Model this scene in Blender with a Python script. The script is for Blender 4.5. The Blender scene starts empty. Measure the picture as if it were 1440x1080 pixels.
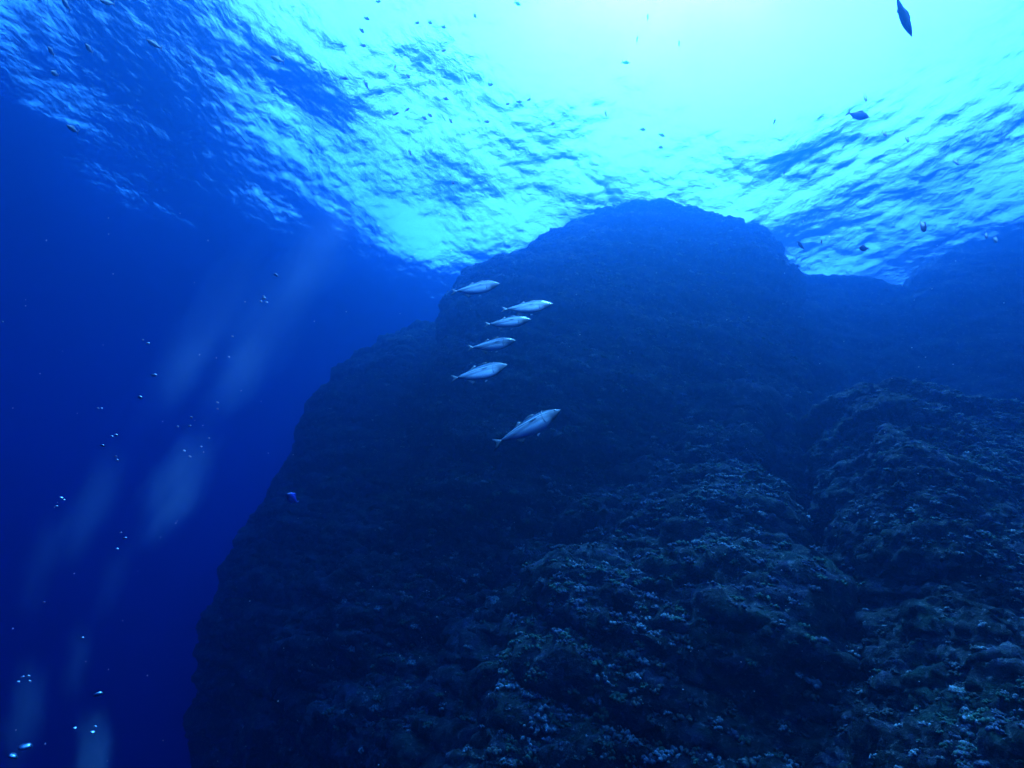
import bpy, math, random
import numpy as np
from mathutils import Vector, Matrix

SC = bpy.context.scene
COL = SC.collection
rng = np.random.default_rng(7)
random.seed(7)

# ------------------------------------------------------------------ camera
W0, H0, FPX = 1440, 1080, 800.0
PITCH, ROLL = math.radians(25), math.radians(12.5)
F = np.array([0, math.cos(PITCH), math.sin(PITCH)])
r0 = np.array([1.0, 0, 0]); u0 = np.array([0, -math.sin(PITCH), math.cos(PITCH)])
R = math.cos(ROLL) * r0 + math.sin(ROLL) * u0
U = -math.sin(ROLL) * r0 + math.cos(ROLL) * u0
cam_d = bpy.data.cameras.new('camera')
cam_d.sensor_width = 36; cam_d.lens = 20.0
cam_d.clip_start = 0.05; cam_d.clip_end = 2000
cam = bpy.data.objects.new('camera', cam_d); COL.objects.link(cam)
cam.matrix_world = Matrix(((R[0], U[0], -F[0], 0), (R[1], U[1], -F[1], 0), (R[2], U[2], -F[2], 0), (0, 0, 0, 1)))
SC.camera = cam


def ray(px, py):
    d = F + R * (px - W0 / 2) / FPX - U * (py - H0 / 2) / FPX
    return d / np.linalg.norm(d)


def atY(px, py, Y):
    d = ray(px, py); return d * (Y / d[1])


def atD(px, py, D):
    return ray(px, py) * D


# ------------------------------------------------------------------ world, sun, exposure
SURF_Z = 12.0
CLOUD_FILL = 13.0
sd = ray(950, -240)
SUN_EL = math.asin(sd[2]); SUN_AZ = math.atan2(sd[0], sd[1])
world = bpy.data.worlds.new('World'); SC.world = world
world.use_nodes = True
nt = world.node_tree; nt.nodes.clear()
sky = nt.nodes.new('ShaderNodeTexSky'); sky.sky_type = 'NISHITA'; sky.sun_disc = False
sky.dust_density = 4.0; sky.air_density = 1.0; sky.ozone_density = 1.0; sky.sun_elevation = SUN_EL; sky.sun_rotation = SUN_AZ
bg = nt.nodes.new('ShaderNodeBackground'); bg.inputs[1].default_value = 0.15
wo = nt.nodes.new('ShaderNodeOutputWorld')
wtc = nt.nodes.new('ShaderNodeTexCoord'); wn = nt.nodes.new('ShaderNodeTexNoise'); wn.inputs['Scale'].default_value = 2.6
wn.inputs['Detail'].default_value = 6; wn.inputs['Roughness'].default_value = .55; nt.links.new(wtc.outputs['Generated'], wn.inputs['Vector'])
wr = nt.nodes.new('ShaderNodeMapRange'); wr.inputs[1].default_value = .36; wr.inputs[2].default_value = .66; wr.inputs[3].default_value = .25; wr.inputs[4].default_value = .95
nt.links.new(wn.outputs[0], wr.inputs[0])
wm = nt.nodes.new('ShaderNodeMix'); wm.data_type = 'RGBA'; wm.inputs[7].default_value = (CLOUD_FILL, CLOUD_FILL, CLOUD_FILL, 1)   # white cloud veil added to brighten and vary the sky through the surface
nt.links.new(wr.outputs[0], wm.inputs[0]); nt.links.new(sky.outputs[0], wm.inputs[6]); nt.links.new(wm.outputs[2], bg.inputs[0])
nt.links.new(bg.outputs[0], wo.inputs[0])
sun_d = bpy.data.lights.new('sun', 'SUN'); sun_d.energy = 2.4; sun_d.angle = math.radians(0.5)
sun_d.color = (1.0, 0.96, 0.9)
sun = bpy.data.objects.new('sun', sun_d); COL.objects.link(sun)
sun.rotation_euler = Vector((-sd[0], -sd[1], -sd[2])).to_track_quat('-Z', 'Y').to_euler()
sun.location = (0, 0, 60)
SC.view_settings.view_transform = 'Standard'; SC.view_settings.look = 'None'
SC.view_settings.gamma = 1; SC.view_settings.use_curve_mapping = False
SC.view_settings.exposure = 2.25
cy = SC.cycles
cy.max_bounces = 10; cy.volume_bounces = 3; cy.glossy_bounces = 4; cy.diffuse_bounces = 3
cy.transmission_bounces = 4; cy.transparent_max_bounces = 16
cy.use_denoising = True
cy.caustics_reflective = False; cy.caustics_refractive = False
cy.volume_step_rate = 1.0; cy.volume_max_steps = 256


# ------------------------------------------------------------------ helpers
def meta(o, label=None, cat=None, group=None, kind=None):
    if label: o['label'] = label
    if cat: o['category'] = cat
    if group: o['group'] = group
    if kind: o['kind'] = kind
    return o


def mesh_obj(name, V, Fc, m=None, parent=None, smooth=True, mi=None):
    """V (n,3), Fc list of (k,3)/(k,4) int arrays -> ONE mesh object"""
    me = bpy.data.meshes.new(name)
    V = np.asarray(V, dtype=np.float32)
    if not isinstance(Fc, list): Fc = [Fc]
    Fc = [np.asarray(f, dtype=np.int32) for f in Fc if len(f)]
    tot = np.concatenate([np.full(len(f), f.shape[1], np.int32) for f in Fc])
    idx = np.concatenate([f.ravel() for f in Fc])
    me.vertices.add(len(V)); me.vertices.foreach_set('co', V.ravel())
    me.loops.add(len(idx)); me.loops.foreach_set('vertex_index', idx)
    me.polygons.add(len(tot))
    st = np.zeros(len(tot), np.int32); st[1:] = np.cumsum(tot)[:-1]
    me.polygons.foreach_set('loop_start', st); me.polygons.foreach_set('loop_total', tot)
    me.polygons.foreach_set('use_smooth', np.full(len(tot), smooth))
    me.update(calc_edges=True); me.validate()
    if m is not None:
        for k in (m if isinstance(m, (list, tuple)) else [m]): me.materials.append(k)
    o = bpy.data.objects.new(name, me); COL.objects.link(o)
    if parent is not None: o.parent = parent
    return o


def _h(ix, iy, iz, s):
    n = (ix.astype(np.int64) * 374761393 + iy.astype(np.int64) * 668265263 + iz.astype(np.int64) * 2147483647 + s * 974634777) & 0xFFFFFFFF
    n = ((n ^ (n >> 13)) * 1274126177) & 0xFFFFFFFF
    n = ((n ^ (n >> 16)) * 2246822519) & 0xFFFFFFFF
    return ((n ^ (n >> 15)) & 0xFFFFFF) / float(0xFFFFFF)


def vnoise(p, s=0):
    """smooth value noise in [-1,1]"""
    i = np.floor(p); f = p - i; i = i.astype(np.int64)
    f = f * f * f * (f * (f * 6 - 15) + 10)
    x, y, z = i[..., 0], i[..., 1], i[..., 2]; fx, fy, fz = f[..., 0], f[..., 1], f[..., 2]
    def L(a, b, t): return a + (b - a) * t
    c = [[[_h(x + a, y + b, z + d, s) for d in (0, 1)] for b in (0, 1)] for a in (0, 1)]
    v = L(L(L(c[0][0][0], c[1][0][0], fx), L(c[0][1][0], c[1][1][0], fx), fy),
          L(L(c[0][0][1], c[1][0][1], fx), L(c[0][1][1], c[1][1][1], fx), fy), fz)
    return v * 2 - 1


def fbm(p, o=4, s=0, g=0.5, lac=2.03):
    a, t, r = 1.0, 0.0, 0.0
    q = p.copy()
    for k in range(o):
        r = r + a * vnoise(q, s + k * 17); t += a; a *= g; q = q * lac + 11.3
    return r / t


def ridged(p, o=3, s=0):
    a, t, r = 1.0, 0.0, 0.0; q = p.copy()
    for k in range(o):
        r = r + a * (1 - 2 * np.abs(vnoise(q, s + k * 13))); t += a; a *= .5; q = q * 2.1 + 5.7
    return r / t


def gridfaces(nu, nv, wrap=False):
    i = np.arange(nu - 1)[:, None]; j = np.arange(nv if wrap else nv - 1)[None, :]
    j2 = (j + 1) % nv
    a = i * nv + j; b = i * nv + j2; c = (i + 1) * nv + j2; d = (i + 1) * nv + j
    return np.stack([a, b, c, d], -1).reshape(-1, 4)


def normals_grid(P, wrap):
    du = np.gradient(P, axis=0)
    if wrap: dv = (np.roll(P, -1, 1) - np.roll(P, 1, 1)) / 2
    else: dv = np.gradient(P, axis=1)
    n = np.cross(dv, du); n /= np.linalg.norm(n, axis=-1, keepdims=True) + 1e-9
    return n


# ------------------------------------------------------------------ materials
def new_mat(name):
    m = bpy.data.materials.new(name); m.use_nodes = True
    m.node_tree.nodes.clear()
    return m, m.node_tree.nodes, m.node_tree.links


def simple(name, col, rough=0.5, metal=0.0, spec=0.5):
    m, N, L = new_mat(name)
    b = N.new('ShaderNodeBsdfPrincipled'); o = N.new('ShaderNodeOutputMaterial')
    b.inputs['Base Color'].default_value = (*col, 1); b.inputs['Roughness'].default_value = rough
    b.inputs['Metallic'].default_value = metal; b.inputs['Specular IOR Level'].default_value = spec
    L.new(b.outputs[0], o.inputs[0])
    return m


def noise(N, L, vec, scale, detail=4, rough=.55, dist=0.0):
    n = N.new('ShaderNodeTexNoise'); n.inputs['Scale'].default_value = scale
    n.inputs['Detail'].default_value = detail; n.inputs['Roughness'].default_value = rough
    n.inputs['Distortion'].default_value = dist
    L.new(vec, n.inputs['Vector']); return n.outputs[0]


def ramp(N, L, fac, stops):
    r = N.new('ShaderNodeValToRGB'); e = r.color_ramp.elements
    while len(e) > 1: e.remove(e[-1])
    e[0].position, e[0].color = stops[0][0], (*stops[0][1], 1)
    for p, c in stops[1:]:
        k = e.new(p); k.color = (*c, 1)
    L.new(fac, r.inputs[0]); return r.outputs[0]


def mixc(N, L, fac, a, b, mode='MIX'):
    m = N.new('ShaderNodeMix'); m.data_type = 'RGBA'; m.blend_type = mode
    def put(s, v):
        if isinstance(v, bpy.types.NodeSocket): L.new(v, s)
        elif isinstance(v, tuple): s.default_value = (*v, 1)
        else: s.default_value = v
    put(m.inputs[0], fac); put(m.inputs[6], a); put(m.inputs[7], b)
    return m.outputs[2]


def rock_mat(name, tone=1.0):
    m, N, L = new_mat(name)
    tc = N.new('ShaderNodeTexCoord').outputs['Object']
    b = N.new('ShaderNodeBsdfPrincipled'); o = N.new('ShaderNodeOutputMaterial')
    n1 = noise(N, L, tc, 0.9, 5, .6, .6)
    base = ramp(N, L, n1, [(0.36, (.012, .014, .014)), (0.47, (.028, .034, .032)), (0.55, (.055, .065, .055)), (0.66, (.12, .12, .12))])
    n2 = noise(N, L, tc, 2.6, 5, .6, .4)
    m2 = ramp(N, L, n2, [(0.50, (0, 0, 0)), (0.60, (1, 1, 1))])
    c = mixc(N, L, m2, base, (.07 * tone, .065 * tone, .11 * tone))           # coralline purple
    n3 = noise(N, L, tc, 1.7, 6, .65, .3)
    m3 = ramp(N, L, n3, [(0.53, (0, 0, 0)), (0.62, (1, 1, 1))])
    c = mixc(N, L, m3, c, (.03 * tone, .08 * tone, .05 * tone))              # green algae
    n4 = noise(N, L, tc, 18, 5, .75)
    m4 = ramp(N, L, n4, [(0.54, (0, 0, 0)), (0.68, (1, 1, 1))])
    c = mixc(N, L, m4, c, (.34 * tone, .34 * tone, .34 * tone))              # pale encrusting spots
    n5 = noise(N, L, tc, 6, 6, .7)
    m5 = ramp(N, L, n5, [(0.40, (.25, .25, .25)), (0.60, (1.0, 1.0, 1.0))])
    c = mixc(N, L, 1.0, c, m5, 'MULTIPLY')
    L.new(c, b.inputs['Base Color']); b.inputs['Roughness'].default_value = .9
    b.inputs['Specular IOR Level'].default_value = .2
    bp = N.new('ShaderNodeBump'); bp.inputs['Distance'].default_value = .12; bp.inputs['Strength'].default_value = 1
    L.new(noise(N, L, tc, 9, 8, .7), bp.inputs['Height'])
    L.new(bp.outputs[0], b.inputs['Normal'])
    L.new(b.outputs[0], o.inputs[0])
    return m


# ------------------------------------------------------------------ sea surface
m_surf, N, L = new_mat('water_surface')
tc = N.new('ShaderNodeTexCoord').outputs['Object']
mp = N.new('ShaderNodeMapping'); mp.inputs['Rotation'].default_value = (0, 0, .5); mp.inputs['Scale'].default_value = (1, .85, 1)
L.new(tc, mp.inputs[0])
h1 = noise(N, L, mp.outputs[0], 5.5, 5, .6, .5)
bp = N.new('ShaderNodeBump'); bp.inputs['Distance'].default_value = .016; bp.inputs['Strength'].default_value = 1
L.new(h1, bp.inputs['Height'])
fr = N.new('ShaderNodeFresnel'); fr.inputs[0].default_value = 1.333; L.new(bp.outputs[0], fr.inputs['Normal'])
tr = N.new('ShaderNodeBsdfTransparent'); gl = N.new('ShaderNodeBsdfGlossy'); gl.inputs['Roughness'].default_value = .02
gl.inputs['Color'].default_value = (1, 1, 1, 1)
L.new(bp.outputs[0], gl.inputs['Normal'])
mx = N.new('ShaderNodeMixShader'); o = N.new('ShaderNodeOutputMaterial')
L.new(fr.outputs[0], mx.inputs[0]); L.new(tr.outputs[0], mx.inputs[1]); L.new(gl.outputs[0], mx.inputs[2]); L.new(mx.outputs[0], o.inputs[0])
n = 760
t = np.linspace(-1, 1, n)
sx = 28 * t + 270 * np.sign(t) * np.abs(t) ** 6
X, Y = np.meshgrid(sx, sx + 14, indexing='ij')
P = np.stack([X, Y, np.zeros_like(X)], -1)
fade = 1 / (1 + (np.hypot(X, Y - 14) / 45) ** 4)
wp = P.copy(); wx = (X * .88 + Y * .48); wy = (-X * .48 + Y * .88)
q = np.stack([wx * .22, wy * .16, np.full_like(X, .3)], -1)
hgt = .42 * fbm(q, 2, 3)
q2 = np.stack([wx * 1.0 + .8 * hgt, wy * .75, np.full_like(X, 1.3)], -1)
hgt +=     .030 * ridged(q2, 3, 5) + .022 * fbm(np.stack([wx * 3.4, wy * 2.6, np.full_like(X, 2.3)], -1), 3, 9)
P[..., 2] = SURF_Z + hgt * fade
o = mesh_obj('water_surface', P.reshape(-1, 3), gridfaces(n, n)[:, ::-1], m_surf)
meta(o, 'rippled sea surface seen from below, glowing under the sun', 'water', kind='structure')
if o.data.polygons[0].normal.z < 0: o.data.flip_normals()

# ------------------------------------------------------------------ seabed and rocks
M_rock = rock_mat('reef_rock')
M_sand, N, L = new_mat('seabed')
b_ = N.new('ShaderNodeBsdfPrincipled'); o_ = N.new('ShaderNodeOutputMaterial')
L.new(ramp(N, L, noise(N, L, N.new('ShaderNodeTexCoord').outputs['Object'], .25, 6, .6), [(.3, (.10, .10, .08)), (.7, (.3, .28, .22))]), b_.inputs['Base Color'])
b_.inputs['Roughness'].default_value = 1
L.new(b_.outputs[0], o_.inputs[0])
k = 160
g = np.linspace(-310, 310, k); X, Y = np.meshgrid(g, g, indexing='ij')
P = np.stack([X, Y, np.zeros_like(X)], -1)
P[..., 2] = -26 + 3 * fbm(P * .02 + 5.1, 4, 31)
o = mesh_obj('seabed', P.reshape(-1, 3), gridfaces(k, k), M_sand)
if o.data.polygons[0].normal.z < 0: o.data.flip_normals()
meta(o, 'pale sandy seabed far below the rocks', 'seabed', kind='structure')


def interp(z, pts):
    pts = sorted(pts); a = np.array(pts)
    return np.interp(z, a[:, 0], a[:, 1])


def smooth(a, k):
    for _ in range(k):
        a = np.concatenate([a[:1], (a[:-2] + 2 * a[1:-1] + a[2:]) / 4, a[-1:]])
    return a


def tower(name, left, right, front, back, nz, nth, ex, disp, zbot, caprise=.4, capn=60, sm=8, label=None, crack=None, exr=None, dfl=1.0, dfr=1.0):
    """closed rock: horizontal sections between a left and right edge (world points), displaced"""
    Lp = np.array(left); Rp = np.array(right)
    ztop = min(Lp[:, 2].max(), Rp[:, 2].max())
    z = np.linspace(zbot, ztop, nz)
    xl = interp(z, list(zip(Lp[:, 2], Lp[:, 0]))); yl = interp(z, list(zip(Lp[:, 2], Lp[:, 1])))
    xr = interp(z, list(zip(Rp[:, 2], Rp[:, 0]))); yr = interp(z, list(zip(Rp[:, 2], Rp[:, 1])))
    df = interp(z, front); db = interp(z, back)
    xl, yl, xr, yr, df, db = [smooth(a, sm) for a in (xl, yl, xr, yr, df, db)]
    s = np.linspace(0, np.pi, int(nth * .78)); bk = np.linspace(np.pi, 2 * np.pi, nth - len(s) + 2)[1:-1]
    th = np.concatenate([s, bk])
    # even spacing along the outline, the hidden back kept coarser
    td = np.linspace(0, 2 * np.pi, 40001); cd = -np.cos(td); m_ = nz // 2
    w_ = np.clip(cd * .5 + .5, 0, 1); w_ = w_ * w_ * (3 - 2 * w_); ed = ex if exr is None else ex * (1 - w_) + exr * w_
    sd_ = np.sin(td); xx = np.sign(cd) * np.abs(cd) ** ed * (xr[m_] - xl[m_]) / 2
    yy_ = -np.sign(sd_) * np.abs(sd_) ** ed * np.where(sd_ > 0, df[m_] * (dfl + (dfr - dfl) * w_), db[m_] * .25)
    xx = xx * np.where(sd_ > 0, 1, .45)
    al = np.concatenate([[0], np.cumsum(np.hypot(np.diff(xx), np.diff(yy_)))])
    th = np.interp(np.linspace(0, al[-1], nth, endpoint=False), al, td)
    # cap rings
    kz = np.linspace(0, 1, capn + 1)[1:]
    sc = np.concatenate([np.ones(nz), np.cos(kz * np.pi / 2) * .98 + .02 * (1 - kz)])
    zz = np.concatenate([z, ztop + caprise * np.sin(kz * np.pi / 2)])
    def ext(a): return np.concatenate([a, np.full(capn, a[-1])])
    xl, yl, xr, yr, df, db = map(ext, (xl, yl, xr, yr, df, db))
    c = -np.cos(th)
    if exr is not None: w_ = np.clip(c * .5 + .5, 0, 1); w_ = w_ * w_ * (3 - 2 * w_); ex = ex * (1 - w_) + exr * w_
    c = np.sign(c) * np.abs(c) ** ex
    sn = np.sin(th); sf = np.where(sn > 0, -np.abs(sn) ** ex, np.abs(sn) ** ex)
    xc = (xl + xr) / 2; hw = (xr - xl) / 2; yc = (yl + yr) / 2; hy = (yr - yl) / 2
    Cc = c[None, :] * sc[:, None]
    dfm = dfl + (dfr - dfl) * (np.clip(c * .5 + .5, 0, 1))[None, :] ** 1.5
    X = xc[:, None] + hw[:, None] * Cc
    Yv = yc[:, None] + hy[:, None] * Cc + sf[None, :] * sc[:, None] * np.where(sn[None, :] > 0, df[:, None] * dfm, db[:, None])
    P = np.stack([X, Yv, np.repeat(zz[:, None], len(th), 1)], -1)
    n = normals_grid(P, True)
    ctr = np.stack([xc, yc, zz], -1)[:, None, :]
    sgn = np.sign(np.nanmean(np.sum(n[:nz] * (P - ctr)[:nz], -1)))
    n = n * sgn
    endf = np.clip((P[..., 2] - zbot) / 2, 0, 1)
    for f in disp:                       # successive displacement passes
        d = f(P)
        if crack is not None: d = d + crack(P) ; crack = None
        P = P + n * (d * endf)[..., None]
        n = normals_grid(P, True) * sgn
    nn, mm = P.shape[:2]
    Fq = gridfaces(nn, mm, True)
    V = P.reshape(-1, 3)
    V = np.vstack([V, P[-1].mean(0), P[0].mean(0)])
    j = np.arange(mm); a = (nn - 1) * mm
    top = np.stack([a + j, a + (j + 1) % mm, np.full(mm, len(V) - 2)], -1)
    bot = np.stack([(j + 1) % mm, j, np.full(mm, len(V) - 1)], -1)
    if sgn > 0: pass
    o = mesh_obj(name, V, [Fq, top, bot], M_rock)
    pn = np.zeros(len(o.data.polygons) * 3); o.data.polygons.foreach_get('normal', pn)
    pn = pn.reshape(-1, 3)[:len(Fq)]
    if (pn * n[:-1].reshape(-1, 3)[:len(pn)]).sum() < 0: o.data.flip_normals()
    meta(o, label, 'rock', kind='structure')
    return o, P, n


def S(p, x, y, z): return p * np.array([x, y, z])


def terr(v):       # terrace profile: flat tread, steep riser
    f = v - np.floor(v); return np.floor(v) + f * f * f * (f * (f * 6 - 15) + 10) - v

# main massif: lower body
Lw = [atY(*t) for t in [(250, 1500, 20.5), (285, 1200, 20.0), (298, 1000, 19.4), (316, 850, 18.8), (348, 740, 18.2), (388, 660, 17.6), (434, 590, 16.8), (512, 524, 16.0), (570, 482, 15.5), (620, 458, 15.4)]]
Rw = [atY(*t) for t in [(1125, 1500, 5.0), (1120, 1080, 5.6), (1095, 850, 6.6), (1072, 720, 7.8), (1045, 620, 9.2), (1050, 540, 10.3), (1070, 480, 11.4), (1075, 430, 12.4), (1060, 385, 13.0)]]
def d_big(P):
    w = fbm(S(P, .16, .16, .16) + 3.3, 3, 1)
    st = terr(P[..., 2] * .55 + 1.1 * fbm(S(P, .22, .22, .1), 3, 4) + .2) * 1.0 + terr(P[..., 2] * 1.5 + 1.3 * fbm(S(P, .4, .4, .2), 3, 44)) * .34
    return 1.1 * w + st * np.clip((P[..., 0] + 5.2) / 3.2, .12, 1) * np.clip(.6 + 1.2 * fbm(S(P, .3, .3, .3), 2, 40), 0, 1.3)
def d_mid(P):
    k_ = np.clip((P[..., 0] + 8.5) / 4, .15, 1)
    return k_ * (.30 * ridged(S(P, .5, .5, 1.1), 4, 8) + .16 * ridged(S(P, .4, .4, 2.6) + 4, 3, 47) + .20 * fbm(S(P, 1.1, 1.1, 2.6), 4, 11) - .35 * np.clip(-fbm(S(P, .45, .45, .6) + 9, 3, 55) - .18, 0, 1))
def d_fine(P):
    return .085 * ridged(S(P, 2.4, 2.4, 3.4), 3, 21) + .05 * ridged(S(P, 6.5, 6.5, 8), 3, 22) + .02 * fbm(S(P, 17, 17, 17), 2, 23)
def crack(P):
    # groove running down the middle of the face and a notch line leaning left
    x0 = .95 + .16 * (P[..., 2] - 1.0) + .25 * fbm(S(P, 0, 0, .8), 2, 61)
    u = P[..., 0] - x0
    g_ = np.exp(-(u / .22) ** 2) * .9 - .55 / (1 + np.exp(-u / .12)) * np.exp(-np.abs(u) / 2.2)
    wz = np.exp(-((P[..., 2] - .6) / 2.3) ** 4)
    return -g_ * wz
oA, PA, nA = tower('rock_massif', Lw, Rw, [(-9, 2.6), (-1, 2.2), (3.5, 1.9), (8, 1.6)], [(-9, 9), (10, 4)], 700, 1300, .95, exr=.62, dfr=.35, disp=
                   [d_big, d_mid, d_fine], zbot=-9, caprise=.8, crack=crack, label='broad dark reef wall rising through the middle, ledged and coral crusted')
# upper pinnacle
Lw = [atY(*t) for t in [(470, 1500, 12.6), (500, 1150, 12.4), (535, 850, 12.2), (572, 660, 12.0), (598, 540, 12.0), (622, 470, 12.1), (632, 445, 12.2), (646, 424, 12.3), (672, 404, 12.4), (715, 388, 12.5), (752, 366, 12.6), (795, 342, 12.6), (835, 328, 12.6)]]
Rw = [atY(*t) for t in [(1120, 1500, 11.6), (1120, 640, 11.6), (1108, 520, 11.8), (1098, 450, 12.0), (1094, 412, 12.0), (1086, 372, 12.2), (1046, 350, 12.4), (1005, 332, 12.6), (975, 325, 12.6)]]
def e_big(P): return .45 * fbm(S(P, .3, .3, .3) + 1.3, 3, 71) + .22 * terr(P[..., 2] * 1.3 + 1.2 * fbm(S(P, .4, .4, .2), 3, 75)) + .30 * terr(P[..., 2] * .7 + .6 * fbm(S(P, .3, .3, .1), 2, 74))
def e_mid(P): return .22 * ridged(S(P, .6, .6, 1.3), 4, 78) + .08 * fbm(S(P, 1.6, 1.6, 3), 4, 79)
oB, PB, nB = tower('rock_pinnacle', Lw, Rw, [(-7, 2.6), (2, 2.4), (6, 2.0), (9, 1.7), (11, 1.2)], [(-7, 6), (12, 3)], 640, 800, .8,
                   [e_big, e_mid, d_fine], -7.0, caprise=.18, label='blue hazed domed pinnacle reaching almost to the surface')
# far ridge on the right
Lw = [atY(*t) for t in [(1030, 900, 12.6), (1040, 640, 12.6), (1050, 500, 12.8), (1060, 428, 12.9), (1070, 398, 13.0)]]
Rw = [p + np.array([0, 0, 0]) for p in ((30, 12, -6), (30, 12.8, 2), (29, 13.6, 6), (28, 14.2, 9), (27, 14.4, 11.5))]
oD, PD, nD = tower('rock_ridge', Lw, Rw, [(-6, 5), (2, 3), (9, 1.6), (12, 1)], [(-6, 10), (12, 6)], 300, 900, .75,
                   [e_big, e_mid, d_fine], -6, caprise=.3, label='flat topped far ridge fading into blue on the right')
# right hand far rock
Lw = [atY(*t) for t in [(1260, 700, 11.8), (1290, 520, 11.8), (1290, 450, 11.8), (1302, 405, 11.9), (1320, 374, 12.0), (1362, 360, 12.1), (1430, 352, 12.2)]]
Rw = [atY(*t) for t in [(1980, 700, 11.8), (1950, 520, 11.8), (1900, 430, 11.8), (1850, 350, 11.9), (1800, 300, 12.0), (1700, 290, 12.1), (1600, 290, 12.1)]]
oE, PE, nE = tower('rock_knoll', Lw, Rw, [(2, 2.6), (9, 1.4), (12, 1)], [(2, 5), (12, 3)], 220, 420, .8,
                   [e_big, e_mid, d_fine], 1.0, caprise=.3, label='rounded hazy rock behind the ridge at the right edge')
# near reef on the right
Lw = [atY(*t) for t in [(1500, 1700, 3.0), (1420, 1200, 3.5), (1385, 1000, 4.0), (1345, 850, 4.6), (1308, 740, 5.2), (1275, 655, 5.9), (1234, 594, 6.6), (1208, 556, 7.3)]]
Rw = [np.array(p) for p in ((8.5, 4.2, -4.2), (9, 4.6, -1.5), (9, 5.5, 0), (9.5, 6.1, 1.6), (9.5, 6.4, 3.0), (9.5, 6.7, 4.6))]
def c_big(P): return .22 * fbm(S(P, .35, .35, .35) + 6.3, 3, 81) + .20 * terr(P[..., 2] * .9 + .8 * fbm(S(P, .4, .4, .2), 2, 84))
def c_mid(P): return .20 * ridged(S(P, 1.0, 1.0, 1.5), 4, 88) + .13 * fbm(S(P, 2.2, 2.2, 3.4), 4, 89)
def c_fine(P): return .075 * ridged(S(P, 4.4, 4.4, 5.4), 3, 91) + .04 * ridged(S(P, 11, 11, 12), 3, 92) + .010 * fbm(S(P, 30, 30, 30), 2, 93)
oC, PC, nC = tower('reef_slope', Lw, Rw, [(-4.2, 2.5), (-1.5, 2.1), (0, 1.7), (1.5, 1.0), (2.6, .5), (3.4, .25)], [(-4, 5), (4, 2)], 520, 1150, .5,
                   [c_big, c_mid, c_fine], -4.2, caprise=.3, sm=12, dfl=.25, dfr=1.1, label='near coral crusted slope filling the lower right corner')

# ------------------------------------------------------------------ coral cover (uncountable growth)
def ico(sub=0):
    import bmesh
    bm = bmesh.new(); bmesh.ops.create_icosphere(bm, subdivisions=sub + 1, radius=1)
    V = np.array([v.co[:] for v in bm.verts]); Fc = np.array([[v.index for v in f.verts] for f in bm.faces]); bm.free()
    return V, Fc
icoV, icoF = ico(0)


def t_knobs(k, seed):
    r = np.random.default_rng(seed); V, Fc = [], []
    for i in range(k):
        a = r.uniform(0, 6.28); q = r.uniform(0, 1) ** .6 * .8; s_ = r.uniform(.16, .34)
        v = icoV * s_ * np.array([1, 1, r.uniform(.8, 1.5)]) * (1 + .2 * r.normal(size=(len(icoV), 1)))
        v = v + np.array([math.cos(a) * q, math.sin(a) * q, .25 * (1 - q * q) + r.uniform(0, .15)])
        Fc.append(icoF + len(V) * len(icoV)); V.append(v)
    return np.vstack(V), np.vstack(Fc)


def t_fingers(k, seed):
    r = np.random.default_rng(seed); V, Fc = [], []; n0 = 0
    for i in range(k):
        d = np.array([r.normal() * .6, r.normal() * .6, 1]); d /= np.linalg.norm(d)
        b0 = np.array([r.uniform(-.3, .3), r.uniform(-.3, .3), -.1]); ln = r.uniform(.5, 1.0); w = r.uniform(.07, .12)
        e1 = np.cross(d, [1, 0, 0.1]); e1 /= np.linalg.norm(e1); e2 = np.cross(d, e1)
        ring = [(math.cos(t_), math.sin(t_)) for t_ in (0, 2.09, 4.19)]
        v = [b0 + (e1 * c_ + e2 * s_) * w for c_, s_ in ring] + [b0 + d * ln * .7 + (e1 * c_ + e2 * s_) * w * .9 for c_, s_ in ring] + [b0 + d * ln]
        f = [(0, 1, 4), (0, 4, 3), (1, 2, 5), (1, 5, 4), (2, 0, 3), (2, 3, 5), (3, 4, 6), (4, 5, 6), (5, 3, 6)]
        V += v; Fc += [[q + n0 for q in t_] for t_ in f]; n0 += 7
    return np.array(V), np.array(Fc)


def t_plates(k, seed):
    r = np.random.default_rng(seed); V, Fc = [], []; n0 = 0
    for i in range(k):
        m_ = 11; c0 = np.array([r.uniform(-.5, .5), r.uniform(-.5, .5), .12 + .28 * i / k]); rad = r.uniform(.35, .7)
        tilt = r.normal(size=2) * .35; ph = r.uniform(0, 6)
        v = [c0 - [0, 0, .15]]
        for q in range(m_):
            a = q / m_ * 6.283; rr = rad * (1 + .25 * math.sin(3 * a + ph) + .15 * r.normal())
            x, y = rr * math.cos(a), rr * math.sin(a)
            v.append(c0 + [x, y, x * tilt[0] + y * tilt[1] + .10 * math.sin(5 * a + ph)])
        v.append(c0 + [0, 0, -.03 - .1])
        for q in range(m_):
            a_, b__ = 1 + q, 1 + (q + 1) % m_
            Fc.append([n0, b__ + n0, a_ + n0]); Fc.append([n0 + m_ + 1, a_ + n0, b__ + n0])
        V += v; n0 += m_ + 2
    return np.array(V), np.array(Fc)


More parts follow.
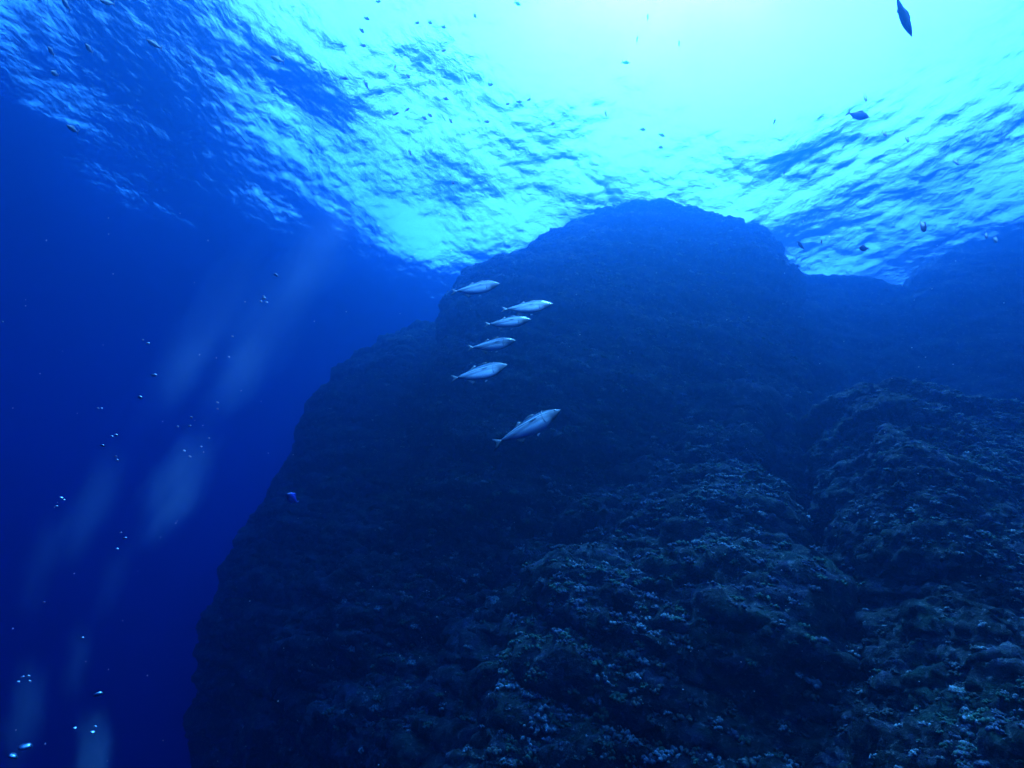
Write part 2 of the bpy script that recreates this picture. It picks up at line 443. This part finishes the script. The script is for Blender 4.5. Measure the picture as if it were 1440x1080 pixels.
TPL = [t_knobs(9, 1), t_knobs(13, 2), t_fingers(12, 3), t_fingers(18, 4), t_plates(4, 5), t_knobs(11, 6), t_knobs(7, 7)]
CM = []
for nm, ca, cb in [('coral_lilac', (.03, .036, .05), (.15, .155, .21)), ('coral_green', (.02, .06, .04), (.08, .16, .08)),
                   ('coral_pale', (.06, .075, .08), (.42, .45, .44)), ('coral_brown', (.03, .035, .03), (.13, .12, .10)), ('coral_dark', (.01, .014, .018), (.05, .06, .06))]:
    m, N, L = new_mat(nm)
    b_ = N.new('ShaderNodeBsdfPrincipled'); o_ = N.new('ShaderNodeOutputMaterial')
    tc = N.new('ShaderNodeTexCoord').outputs['Object']
    L.new(ramp(N, L, noise(N, L, tc, 11, 6, .75), [(.42, ca), (.66, cb)]), b_.inputs['Base Color'])
    b_.inputs['Roughness'].default_value = .8; b_.inputs['Specular IOR Level'].default_value = .25
    L.new(b_.outputs[0], o_.inputs[0]); CM.append(m)


def scatter(name, P, n, count, smin, smax, label, seed):
    r = np.random.default_rng(seed)
    nn, mm = P.shape[:2]; lim = mm
    i = r.integers(5, nn - 3, count * 24); j = r.integers(0, lim, count * 24)
    p = P[i, j]; nr = n[i, j]
    # keep those the photograph could plausibly show, thicker on up-facing ground, in patches
    d = np.linalg.norm(p, axis=1); f = p @ F
    sxx = (p @ R) / f * FPX; syy = (p @ U) / f * FPX
    vis = (f > 1) & (np.abs(sxx) < 860) & (np.abs(syy) < 660) & ((nr * p).sum(1) < .25 * d)
    dens = np.clip(.42 + 1.5 * fbm(p * .8 + 3, 3, seed) + .35 * nr[:, 2], .02, 1)
    dens = dens * np.clip((sxx + 720 - 380) / 260, .06, 1)
    dens = dens * np.clip(1.5 - 1.6 * np.abs(nr[:, 0]), .05, 1) * np.clip(.55 + 1.3 * nr[:, 2], .1, 1)
    w = vis & (r.uniform(size=len(p)) < dens * np.clip(60 / (d * d), .15, 1))
    idx = np.nonzero(w)[0][:count]
    p, nr = p[idx], nr[idx]
    k = len(idx)
    fam = np.clip(((fbm(p * .9, 2, seed + 3) + .25 * r.normal(size=k)) * 3.2 + 2.2), 0, 4.99).astype(int)
    up = nr * .6 + np.array([0, 0, .7]) + r.normal(size=(k, 3)) * .15
    up /= np.linalg.norm(up, axis=1, keepdims=True)
    t1 = np.cross(up, r.normal(size=(k, 3))); t1 /= np.linalg.norm(t1, axis=1, keepdims=True); t2 = np.cross(up, t1)
    sz = r.uniform(0, 1, k) ** 3.2 * (smax * 1.35 - smin) + smin
    Vs, Fs, Mi, off = [], [], [], 0
    kind = r.integers(0, len(TPL), k); kind = np.where(sz > .75 * smax, r.integers(0, 2, k), kind)
    for ti, (tv, tf) in enumerate(TPL):
        s_ = np.nonzero(kind == ti)[0]
        if not len(s_): continue
        M3 = np.stack([t1[s_], t2[s_], up[s_]], 1) * sz[s_][:, None, None]
        v = np.einsum('vk,nkc->nvc', tv, M3) + p[s_][:, None, :]
        f = tf[None] + (np.arange(len(s_)) * len(tv))[:, None, None] + off
        Vs.append(v.reshape(-1, 3)); Fs.append(f.reshape(-1, 3)); Mi.append(np.repeat(fam[s_], len(tf))); off += v.shape[0] * v.shape[1]
    V = np.vstack(Vs); Fc = np.vstack(Fs)
    o = mesh_obj(name, V, [Fc], CM, smooth=True)
    mi = np.concatenate(Mi).astype(np.int32)
    if len(o.data.polygons) == len(mi): o.data.polygons.foreach_set('material_index', mi)
    meta(o, label, 'coral', kind='stuff')
    return o

scatter('coral_cover', PC, nC, 28000, .008, .040, 'knobbly purple, green and pale coral growth crusting the near right slope', 101)
scatter('coral_cover', PA, nA, 24000, .014, .070, 'scattered coral growth crusting the ledges of the middle reef wall', 102)
scatter('coral_cover', PB, nB, 8000, .02, .08, 'low hazy growth fringing the domed pinnacle', 103)

# ------------------------------------------------------------------ fish
def fish_mat(name, back, flank, belly, metal=.35, rough=.2, line=True):
    """bands run with the height of the body (object z), fine scale mottling"""
    m, N, L = new_mat(name)
    tc = N.new('ShaderNodeTexCoord').outputs['Object']; sp = N.new('ShaderNodeSeparateXYZ'); L.new(tc, sp.inputs[0])
    mr = N.new('ShaderNodeMapRange'); mr.inputs[1].default_value = -.14; mr.inputs[2].default_value = .14
    ad = N.new('ShaderNodeMath'); ad.operation = 'MULTIPLY_ADD'; ad.inputs[1].default_value = .035
    L.new(noise(N, L, tc, 9, 3), ad.inputs[0]); L.new(sp.outputs['Z'], ad.inputs[2])
    L.new(ad.outputs[0], mr.inputs[0])
    dk = tuple(.12 * x for x in flank)
    st = [(0, belly), (.22, belly), (.32, tuple(.42 * q for q in flank)), (.5, tuple(.6 * q for q in flank))]
    if line: st += [(.56, tuple(.6 * q for q in flank)), (.565, dk), (.635, dk), (.645, tuple(min(1, 1.1 * q) for q in flank))]
    st += [(.68, flank), (.74, back), (1, back)]
    c = ramp(N, L, mr.outputs[0], st)
    hd = N.new('ShaderNodeMapRange'); hd.inputs[1].default_value = .25; hd.inputs[2].default_value = .36
    L.new(sp.outputs['X'], hd.inputs[0])
    c = mixc(N, L, hd.outputs[0], c, tuple(.10 * a + .3 * b for a, b in zip(flank, back)))
    vo = N.new('ShaderNodeTexVoronoi'); vo.inputs['Scale'].default_value = 90; L.new(tc, vo.inputs['Vector'])
    c = mixc(N, L, .25, c, ramp(N, L, vo.outputs[0], [(0, (1, 1, 1)), (.6, (.4, .4, .4))]), 'MULTIPLY')
    b_ = N.new('ShaderNodeBsdfPrincipled'); o_ = N.new('ShaderNodeOutputMaterial')
    L.new(c, b_.inputs['Base Color']); b_.inputs['Metallic'].default_value = metal; b_.inputs['Roughness'].default_value = rough
    bp_ = N.new('ShaderNodeBump'); bp_.inputs['Strength'].default_value = .25; bp_.inputs['Distance'].default_value = .01
    L.new(vo.outputs[0], bp_.inputs['Height']); L.new(bp_.outputs[0], b_.inputs['Normal'])
    L.new(b_.outputs[0], o_.inputs[0]); return m


M_silver = fish_mat('silver_skin', (.05, .09, .14), (.96, .96, .98), (.98, .98, .98))
M_silver2 = fish_mat('silver_skin_plain', (.10, .14, .20), (.62, .68, .76), (.85, .87, .9), line=False)
M_fin = simple('fin_skin', (.03, .045, .07), .5)
M_finp = simple('pale_fin_skin', (.55, .62, .72), .4)
M_eye = simple('eye_black', (.01, .01, .012), .1)
M_iris = simple('eye_iris', (.7, .72, .7), .25, .6)
M_gill = simple('gill_edge', (.06, .09, .13), .5)
M_dark = fish_mat('dark_skin', (.006, .010, .016), (.012, .018, .03), (.014, .02, .035), .0, .5, False)
M_blue = fish_mat('blue_skin', (.03, .06, .6), (.05, .10, .85), (.08, .15, .7), .1, .4, False)


def body_mesh(depth=.25, width=.13, ped=.022, nose=.02, nx=46, nr=24, bend=0.0, deepat=.40):
    t_ = np.linspace(0, 1, nx); x = .5 - t_                       # head at +x, unit length without tail fin
    x = .5 - t_ * .88
    pr = np.where(t_ < deepat, np.sin(np.clip(t_ / deepat, 0, 1) * np.pi / 2) ** .92, np.cos(np.clip((t_ - deepat) / (1 - deepat), 0, 1) * np.pi / 2) ** 1.05)
    hz = depth / 2 * pr + ped * t_ ** 2; hy = width / 2 * pr ** .9 + ped * .8 * t_ ** 2
    hz[0] = hy[0] = .004
    a = np.linspace(0, 2 * np.pi, nr, endpoint=False)
    P = np.zeros((nx, nr, 3))
    P[..., 0] = x[:, None]
    P[..., 1] = hy[:, None] * np.sign(np.cos(a)) * np.abs(np.cos(a)) ** 1.15 + bend * (t_[:, None] ** 2)
    P[..., 2] = hz[:, None] * np.sin(a) - .012 * np.sin(t_ * np.pi)[:, None]
    Fq = gridfaces(nx, nr, True); V = P.reshape(-1, 3)
    V = np.vstack([V, [[.505, 0, -.002]], [[x[-1] - .01, bend, 0]]]); j = np.arange(nr)
    c1 = np.stack([(j + 1) % nr, j, np.full(nr, len(V) - 2)], -1); a0 = (nx - 1) * nr
    c2 = np.stack([a0 + j, a0 + (j + 1) % nr, np.full(nr, len(V) - 1)], -1)
    return V, [Fq, c1, c2]


def fin_mesh(outline, y0=0.0, th=.004, axis='y', waves=0):
    """a fin with a body: fan outline in x,z given thickness, thin at the rim"""
    pts = np.array(outline, float); c = pts.mean(0)
    n_ = len(pts); V = []
    for s_ in (-1, 1):
        V.append([c[0], y0 + s_ * th, c[1]])
    for p in pts: V.append([p[0], y0, p[1]])
    mid = c + (pts - c) * .6
    for s_ in (-1, 1):
        for p in mid: V.append([p[0], y0 + s_ * th * .8, p[1]])
    T, Q = [], []
    for i in range(n_):
        j = (i + 1) % n_
        T += [[0, 2 + n_ + i, 2 + n_ + j], [1, 2 + 2 * n_ + j, 2 + 2 * n_ + i]]
        Q += [[2 + n_ + i, 2 + i, 2 + j, 2 + n_ + j], [2 + 2 * n_ + j, 2 + j, 2 + i, 2 + 2 * n_ + i]]
    return np.array(V), [np.array(T), np.array(Q)]


def merge(parts):
    V, Fs, off = [], [], 0
    for v, fs in parts:
        for f in fs: Fs.append(np.asarray(f) + off)
        V.append(v); off += len(v)
    return np.vstack(V), Fs


def tail_out(s=1.0, fork=.6, x=-.37):
    return [(x, .012), (x - .05 * s, .05 * s), (x - .10 * s, .105 * s), (x - .15 * s, .135 * s), (x - .115 * s, .065 * s), (x - (.12 - .05 * fork) * s, 0),
            (x - .115 * s, -.065 * s), (x - .15 * s, -.135 * s), (x - .10 * s, -.105 * s), (x - .05 * s, -.05 * s), (x, -.012)]


def place(root, head, tail, size_up, roll=0.0):
    """head, tail: world points; the fish keeps its back towards +z, banked by roll"""
    ax = head - tail; ln = np.linalg.norm(ax); ax = ax / ln
    up = np.array(size_up, float); up -= ax * (up @ ax); up /= np.linalg.norm(up)
    y = np.cross(up, ax)
    up2 = up * math.cos(roll) + y * math.sin(roll); y2 = np.cross(up2, ax)
    c = (head + tail) / 2; s = ln / 1.0
    root.matrix_world = Matrix(((ax[0] * s, y2[0] * s, up2[0] * s, c[0]), (ax[1] * s, y2[1] * s, up2[1] * s, c[1]), (ax[2] * s, y2[2] * s, up2[2] * s, c[2]), (0, 0, 0, 1)))


def make_fish(skin, depth, width, bend=0.0):
    root = bpy.data.objects.new('silver_fish', None); COL.objects.link(root); root.empty_display_size = .2
    V, Fs = body_mesh(depth * .80, width, bend=bend, deepat=.38)
    mesh_obj('body', V, Fs, skin, root)
    V, Fs = fin_mesh(tail_out(1.0), bend, .005); mesh_obj('tail_fin', V, Fs, M_fin, root)
    d = depth / 2
    V, Fs = fin_mesh([(.14, d - .012), (.10, d + .018), (.06, d + .024), (-.02, d - .004), (-.06, d - .03)], 0, .004); mesh_obj('dorsal_fin', V, Fs, M_fin, root)
    V, Fs = fin_mesh([(-.07, d - .036), (-.105, d + .012), (-.13, d - .02), (-.24, d * .36), (-.20, d * .40)], bend * .3, .003); mesh_obj('dorsal_fin', V, Fs, M_fin, root)
    V, Fs = fin_mesh([(-.06, -d + .016), (-.11, -d - .05), (-.125, -d - .012), (-.22, -d * .48), (-.16, -d * .55)], bend * .3, .003); mesh_obj('anal_fin', V, Fs, M_fin, root)
    V, Fs = fin_mesh([(.14, -d - .0), (.10, -d - .045), (.085, -d - .02), (.10, -d + .012)], .01, .003); mesh_obj('pelvic_fin', V, Fs, M_finp, root)
    for s in (-1, 1):
        hw = width / 2 * .93
        V, Fs = fin_mesh([(.215, -.002), (.16, .012), (.09, -.008), (.05, -.032), (.12, -.034), (.20, -.02)], 0, .003)
        V[:, 1] += s * (hw + .002 + np.clip((.215 - V[:, 0]) * .12, 0, 1)); mesh_obj('pectoral_fin', V, Fs, M_fin, root)
        v = icoV * np.array([.017, .006, .017]) + np.array([.425, s * (width * .24), .010]); e_ = mesh_obj('eye', v, [icoF], M_iris, root)
        v = icoV * np.array([.010, .005, .010]) + np.array([.425, s * (width * .24 + .003), .010]); mesh_obj('pupil', v, [icoF], M_eye, e_)
        # gill cover edge: a thin curved ridge
        a = np.linspace(-1.15, 1.15, 15); gx = .275 - .028 * np.cos(a) ; gz = .082 * np.sin(a) * (depth / .25) - .01
        tt = .5 - gx; tt = tt / .88
        prr = np.sin(np.clip(tt / .38, 0, 1) * np.pi / 2) ** .92; hz_ = depth / 2 * prr; hy_ = width / 2 * prr ** .9
        yy = s * (hy_ * np.sqrt(np.clip(1 - (gz / hz_) ** 2, .02, 1)) ** 1.15 + .0015)
        c_ = np.stack([gx, yy, gz], -1); off = [(-.009, 0), (0, .005 * s), (.009, 0), (0, -.005 * s)]
        Pg = np.stack([c_ + np.array([o1, o2, 0]) for o1, o2 in off], 1); mesh_obj('gill_cover', Pg.reshape(-1, 3), [gridfaces(15, 4, True)], M_gill, root)
    return root


SIX = [  # head pixel, tail pixel, distance, bank, skin, depth, label
    ((703, 399), (636, 413), 5.6, .50, 1, .58, 'topmost silver fish of the banked file, palest and bluest, in front of the pinnacle edge'),
    ((778, 427), (706, 439), 5.1, .54, 0, .52, 'second silver fish from the top, farthest right of the upper five'),
    ((747, 449), (682, 459), 5.3, .50, 0, .48, 'third silver fish from the top, slim, just under the rightmost of the upper five'),
    ((726, 479), (658, 491), 5.2, .42, 1, .43, 'fourth silver fish from the top, dull grey blue flank with pale rim'),
    ((714, 513), (636, 536), 4.6, .54, 0, .54, 'fifth silver fish from the top, bright flank with dark patch behind the gill'),
    ((789, 576), (696, 627), 3.7, .52, 0, .44, 'lowest and largest silver fish, steeply angled, dark line along its bright flank')]
for hp, tp, D, bank, sk, dep, lab in SIX:
    f_ = make_fish((M_silver, M_silver2)[sk], dep, .12 + .02 * (hp[0] % 2), bend=.05 * math.sin(hp[0]))
    place(f_, atD(*hp, D * .99), atD(*tp, D * 1.01), (0, -.1, 1), bank)
    meta(f_, lab, 'fish', 'school of silver fish in front of the reef wall')


def small_fish(kind, px, py, ln, ang, D, label, group, mat=None, depth=.3, parts=False, roll=0.):
    """ln: length in photo pixels, ang: heading in picture degrees (0 = right, 90 = up)"""
    a = math.radians(ang); hx, hy = px + ln / 2 * math.cos(a), py - ln / 2 * math.sin(a); tx, ty = px - ln / 2 * math.cos(a), py + ln / 2 * math.sin(a)
    head, tail = atD(hx, hy, D), atD(tx, ty, D * 1.03)
    d = depth / 2
    bm_ = body_mesh(depth, depth * .5, nx=22, nr=12)
    fs_ = [('tail_fin', fin_mesh(tail_out(.95, .7), 0, .006)),
           ('dorsal_fin', fin_mesh([(.18, d - .03), (.08, d + .03), (-.06, d + .035), (-.22, d * .35 + .02), (-.20, d * .3)], 0, .006)),
           ('anal_fin', fin_mesh([(-.02, -d + .02), (-.10, -d - .03), (-.2, -d * .5 - .01), (-.24, -d * .35), (-.14, -d * .4)], 0, .006)),
           ('pectoral_fin', (lambda v, f: (v + np.array([0, depth * .27, 0]), f))(*fin_mesh([(.2, 0), (.12, .02), (.06, -.03), (.12, -.04)], 0, .006)))]
    if parts:
        root = bpy.data.objects.new(kind, None); COL.objects.link(root)
        mesh_obj('body', bm_[0], bm_[1], mat or M_dark, root)
        for nm, (v, f) in fs_: mesh_obj(nm, v, f, mat or M_dark, root)
    else:
        v, f = merge([bm_] + [x[1] for x in fs_]); root = mesh_obj(kind, v, f, mat or M_dark)
    place(root, head, tail, (0.02, -.25, 1), roll)
    meta(root, label, 'fish', group)
    return root


G_UL = 'dark fish in the upper left corner'; G_R = 'dark fish under the surface on the right'
small_fish('dark_fish', 1271, 22, 64, -69, 3.6, 'long dark blue fish diving head down at the top edge, largest silhouette overhead', None, None, .19, True)
small_fish('dark_fish', 1207, 162, 32, -12, 7.0, 'dark oval fish with forked tail, level in bright water left of the blue patch', G_R, None, .26, True)
small_fish('dark_fish', 1298, 318, 17, -60, 7.0, 'stubby dark fish tilted down above the right hand rocks', G_R, None, .30, True)
small_fish('dark_fish', 1215, 349, 15, 175, 8.0, 'small dark oval fish just above the far flat ridge', G_R, None, .27, True)
small_fish('dark_fish', 1400, 337, 8, -40, 9.0, 'tiny fish skimming the top of the rock at the right edge', G_R, None, .2)
small_fish('dark_fish', 1387, 331, 6, -60, 9.5, 'faintest tiny fish, left of its twin over the rock at the right edge', G_R, None, .2)
small_fish('dark_fish', 1126, 345, 15, 130, 9.5, 'pale blurred fish beside the shoulder of the domed pinnacle', G_R, None, .2)
small_fish('dark_fish', 1155, 340, 6, 90, 9.5, 'speck sized fish standing upright right of the pinnacle shoulder', G_R, None, .14)
small_fish('dark_fish', 1217, 138, 10, -60, 10, 'slim little fish slanting down just above the oval fish with forked tail', G_R, None, .14)
small_fish('dark_fish', 1089, 171, 8, 70, 10, 'slim speck of a fish upright in the palest water right of centre', G_R, None, .14)
small_fish('dark_fish', 1244, 188, 10, -35, 10, 'slim fish slanting down right, first below the oval fish with forked tail', G_R, None, .14)
small_fish('dark_fish', 1276, 196, 9, -50, 10, 'slim fish farther right below the oval fish with forked tail', G_R, None, .14)
small_fish('dark_fish', 1218, 195, 9, 40, 10, 'slim fish slanting up right beneath the oval fish with forked tail', G_R, None, .14)
small_fish('dark_fish', 1345, 228, 11, -40, 10, 'slim fish alone in the rippled blue patch near the right edge', G_R, None, .14)
small_fish('dark_fish', 1103, 243, 6, 80, 11, 'speck sized fish in the glow directly above the pinnacle shoulder', G_R, None, .14)
for (x, y, l_, a_, lab) in [(93, 6, 22, 125, 'dark fish cut by the top edge, leftmost of the topmost pair'), (151, 3, 22, 165, 'dark fish at the top edge, right one of the topmost pair'),
                            (125, 68, 17, 128, 'dark slanted fish in the middle of the upper left group'), (72, 72, 16, 125, 'faint dark fish, left neighbour of the slanted middle one'),
                            (217, 62, 26, 150, 'darkest spindle shaped fish, rightmost of the upper left group'), (77, 103, 13, 150, 'very faint blue fish fading below the upper left group'),
                            (102, 181, 20, 148, 'lone dark fish in the deep blue under the upper left group'), (390, 83, 22, 158, 'small dark fish at the left rim of the bright window')]:
    small_fish('dark_fish', x, y, l_, a_, 7.5 if a_ != 125 else 9.5, lab, G_UL, None, .18, l_ > 15)
small_fish('blue_fish', 411, 701, 20, 140, 6.0, 'small vivid blue fish against the shaded lower left rock', None, M_blue, .42, True)
TINY = [(532, 2, 7, 0), (728, 5, 9, -30), (516, 26, 8, -20), (509, 43, 9, -40), (511, 64, 8, -10), (587, 32, 6, 0), (605, 32, 6, -20), (624, 38, 6, -20), (668, 22, 6, -50),
        (624, 71, 6, 10), (556, 94, 6, 80), (574, 107, 7, -40), (605, 114, 5, 90), (515, 119, 12, -60), (484, 110, 10, -10), (690, 119, 7, 0), (627, 139, 8, -15), (714, 146, 5, 10),
        (730, 143, 8, -5), (744, 140, 6, 20), (573, 154, 7, 35), (557, 160, 9, 25), (597, 166, 7, -30), (605, 162, 7, -30), (634, 170, 7, -50), (685, 171, 7, -10), (777, 174, 6, 10),
        (852, 160, 7, -70), (880, 88, 11, -5), (911, 24, 9, 90), (896, 55, 9, 85), (955, 61, 9, 90), (904, 182, 8, -5), (931, 190, 9, -20), (929, 207, 6, 0), (577, 215, 8, -60), (637, 257, 5, -10)]
ORD = ['first', 'second', 'third', 'fourth', 'fifth', 'sixth', 'seventh', 'eighth', 'ninth', 'tenth', 'eleventh', 'twelfth', 'thirteenth', 'fourteenth', 'fifteenth']
BANDS = [(0, 50, 'at the top of the bright window'), (50, 130, 'high in the bright window'), (130, 165, 'midway down the bright window'), (165, 400, 'at the lower rim of the bright window')]
for lo, hi, where in BANDS:
    row = sorted([t_ for t_ in TINY if lo <= t_[1] < hi])
    for i, (x, y, l_, a_) in enumerate(row):
        small_fish('tiny_fish', x, y, l_ * 1.1, a_, 10.5 + (i % 3), 'tiny dark fish, %s from the left %s' % (ORD[i], where), 'tiny fish scattered under the bright surface', None, .115)

# ------------------------------------------------------------------ bubbles
m_bub, N, L = new_mat('air_bubble')
b_ = N.new('ShaderNodeBsdfPrincipled'); o_ = N.new('ShaderNodeOutputMaterial')
b_.inputs['Base Color'].default_value = (.40, .44, .5, 1); b_.inputs['Metallic'].default_value = .9; b_.inputs['Roughness'].default_value = .3
L.new(b_.outputs[0], o_.inputs[0])
bV, bF = ico(1)
STREAM = [('on the upper rising trail', [(388, 387, 7), (371, 420, 6), (367, 424, 4), (375, 425, 4), (371, 417, 4), (201, 478, 3), (208, 483, 5), (327, 473, 3), (322, 502, 3)]),
          ('left of the blue light shaft', [(217, 528, 7), (197, 559, 6), (138, 574, 3), (143, 574, 3), (163, 612, 5), (157, 614, 5), (144, 627, 5), (163, 642, 3), (165, 647, 4)]),
          ('in the middle trail by the rock shadow', [(306, 566, 4), (306, 575, 3), (269, 587, 4), (267, 599, 4), (250, 600, 3), (294, 616, 3), (283, 628, 3), (259, 634, 4), (267, 642, 4)]),
          ('near the lower left edge', [(86, 700, 5), (90, 703, 3), (79, 712, 4), (170, 749, 3), (176, 757, 5), (165, 772, 4), (62, 847, 3), (116, 897, 4)]),
          ('at the bottom left corner', [(32, 952, 4), (40, 951, 4), (42, 958, 4), (26, 959, 4), (138, 977, 10), (134, 1022, 4), (130, 1030, 6), (105, 1024, 4), (35, 1051, 13), (18, 1064, 10)])]
for where, pts in STREAM:
    pts = sorted(pts, key=lambda q: (q[1], q[0]))
    for i, (x, y, d_) in enumerate(pts):
        D = 4.2 + (x * 7 % 10) * .12; r_ = d_ / 2 / FPX * D * .9
        v = bV.copy(); v[:, 2] = np.where(v[:, 2] > 0, v[:, 2] * .62, v[:, 2] * .28); v *= r_
        v[:, 2] += .12 * r_ * np.sin(v[:, 0] / r_ * 3 + x)
        o = mesh_obj('air_bubble', v, [bF], m_bub)
        o.location = atD(x, y, D); o.rotation_euler = (.25 * math.sin(x), .35 * math.cos(y * 3), x)
        size = 'large' if d_ >= 9 else 'small' if d_ >= 5 else 'tiny'
        meta(o, '%s silvery air bubble, %s from the top %s' % (size, ORD[i], where), 'bubble', 'air bubbles rising through the blue on the left')

# milky clouds of very fine bubbles trailing under the big ones
def cloud(px, py, D, wpx, hpx, lean, dens, label, seed):
    m, N, L = new_mat('fine_bubbles')
    tc = N.new('ShaderNodeTexCoord').outputs['Object']
    ln = N.new('ShaderNodeVectorMath'); ln.operation = 'LENGTH'; L.new(tc, ln.inputs[0])
    mr = N.new('ShaderNodeMapRange'); mr.interpolation_type = 'SMOOTHSTEP'
    mr.inputs[1].default_value = 1.0; mr.inputs[2].default_value = .1; mr.inputs[3].default_value = 0; mr.inputs[4].default_value = 1
    tcs = N.new('ShaderNodeVectorMath'); tcs.operation = 'ADD'; tcs.inputs[1].default_value = (seed * 3.7, 0, seed * 1.3); L.new(tc, tcs.inputs[0])
    nz = noise(N, L, tcs.outputs[0], 1.3 + .2 * (seed % 3), 4, .6); add = N.new('ShaderNodeMath'); add.operation = 'MULTIPLY_ADD'; add.inputs[1].default_value = 1.5
    sub = N.new('ShaderNodeMath'); sub.operation = 'SUBTRACT'; sub.inputs[1].default_value = .72
    L.new(nz, add.inputs[0]); L.new(ln.outputs['Value'], add.inputs[2]); L.new(add.outputs[0], sub.inputs[0]); L.new(sub.outputs[0], mr.inputs[0])
    mu = N.new('ShaderNodeMath'); mu.operation = 'MULTIPLY'; mu.inputs[1].default_value = dens * 1.9; L.new(mr.outputs[0], mu.inputs[0])
    v = N.new('ShaderNodeVolumePrincipled'); v.inputs['Color'].default_value = (.97, .98, 1, 1); v.inputs['Anisotropy'].default_value = .5
    L.new(mu.outputs[0], v.inputs['Density'])
    o_ = N.new('ShaderNodeOutputMaterial'); L.new(v.outputs[0], o_.inputs['Volume'])
    V, Fc = ico(2)
    o = mesh_obj('bubble_cloud', V, [Fc], m)
    c = atD(px, py, D); u = R * lean + U; u /= np.linalg.norm(u); fwd = c / np.linalg.norm(c)
    rr = np.cross(u, fwd); rr /= np.linalg.norm(rr); ff = np.cross(rr, u)
    a = wpx / 2 / FPX * D; b__ = hpx / 2 / FPX * D
    o.matrix_world = Matrix(((rr[0] * a, ff[0] * a, u[0] * b__, c[0]), (rr[1] * a, ff[1] * a, u[1] * b__, c[1]), (rr[2] * a, ff[2] * a, u[2] * b__, c[2]), (0, 0, 0, 1)))
    meta(o, label, 'bubbles', kind='stuff')
CL = [(285, 470, 7, 95, 330, .62, .06, 'long soft plume of fine bubbles in the upper left trail'),
      (262, 520, 7, 70, 140, .55, .10, 'short brighter knot in the upper left trail'),
      (365, 480, 7.5, 100, 380, .60, .06, 'long soft plume of fine bubbles beside the rock shadow'),
      (335, 530, 7.2, 66, 150, .55, .13, 'short brighter knot beside the rock shadow'),
      (450, 350, 9, 90, 240, .60, .06, 'wide faint plume drifting up under the surface'),
      (250, 685, 6, 84, 200, .52, .26, 'brightest plume in the middle of the left water'),
      (128, 715, 6, 62, 190, .42, .18, 'pale plume left of the brightest one'),
      (56, 800, 6, 44, 150, .30, .16, 'faint plume near the left edge'),
      (158, 815, 6, 38, 120, .35, .15, 'narrow faint plume below the brightest one'),
      (108, 930, 5, 32, 120, .14, .26, 'slim plume over the bottom left corner'),
      (34, 1000, 5, 42, 150, .10, .42, 'narrow plume close to the bottom left corner'),
      (129, 1070, 4.5, 48, 130, .05, .75, 'dense plume rising from the bottom edge')]
for k_, c_ in enumerate(CL): cloud(*c_, k_)

# drifting specks
r_ = np.random.default_rng(5)
V, Fs, off = [], [], 0
for i in range(170):
    px, py, D = r_.uniform(0, 1440), r_.uniform(300, 1080), r_.uniform(1.6, 7)
    s_ = r_.uniform(.0012, .0030) * (D / 3)
    V.append(icoV * s_ * r_.uniform(.6, 1.4, (1, 3)) + atD(px, py, D)); Fs.append(icoF + off); off += len(icoV)
o = mesh_obj('drifting_specks', np.vstack(V), [np.vstack(Fs)], simple('speck', (.85, .87, .9), .5))
meta(o, 'fine pale specks of plankton drifting in the water', 'plankton', kind='stuff')

# ------------------------------------------------------------------ the water itself
def vol_mat(name, ss, sa, D, g):
    m, N, L = new_mat(name)
    v = N.new('ShaderNodeVolumePrincipled'); o = N.new('ShaderNodeOutputMaterial')
    c = [s / D for s in ss]
    a = [max(0., 1 - x / (D * (1 - k))) ** 2 for x, k in zip(sa, c)]
    v.inputs['Color'].default_value = (*c, 1); v.inputs['Absorption Color'].default_value = (*a, 1)
    v.inputs['Density'].default_value = D; v.inputs['Anisotropy'].default_value = g
    L.new(v.outputs[0], o.inputs['Volume'])
    return m
m_water = vol_mat('sea_water', (.002, .012, .028), (.205, .092, .026), .32, .88)
b = 320.0; zb, zt = -31.0, SURF_Z + 1.2
V = [(-b, -b, zb), (b, -b, zb), (b, b, zb), (-b, b, zb), (-b, -b, zt), (b, -b, zt), (b, b, zt), (-b, b, zt)]
o = mesh_obj('haze', V, [[(0, 3, 2, 1), (4, 5, 6, 7), (0, 1, 5, 4), (1, 2, 6, 5), (2, 3, 7, 6), (3, 0, 4, 7)]], m_water, smooth=False)
meta(o, 'clear blue sea water filling the whole view', 'water', kind='stuff')
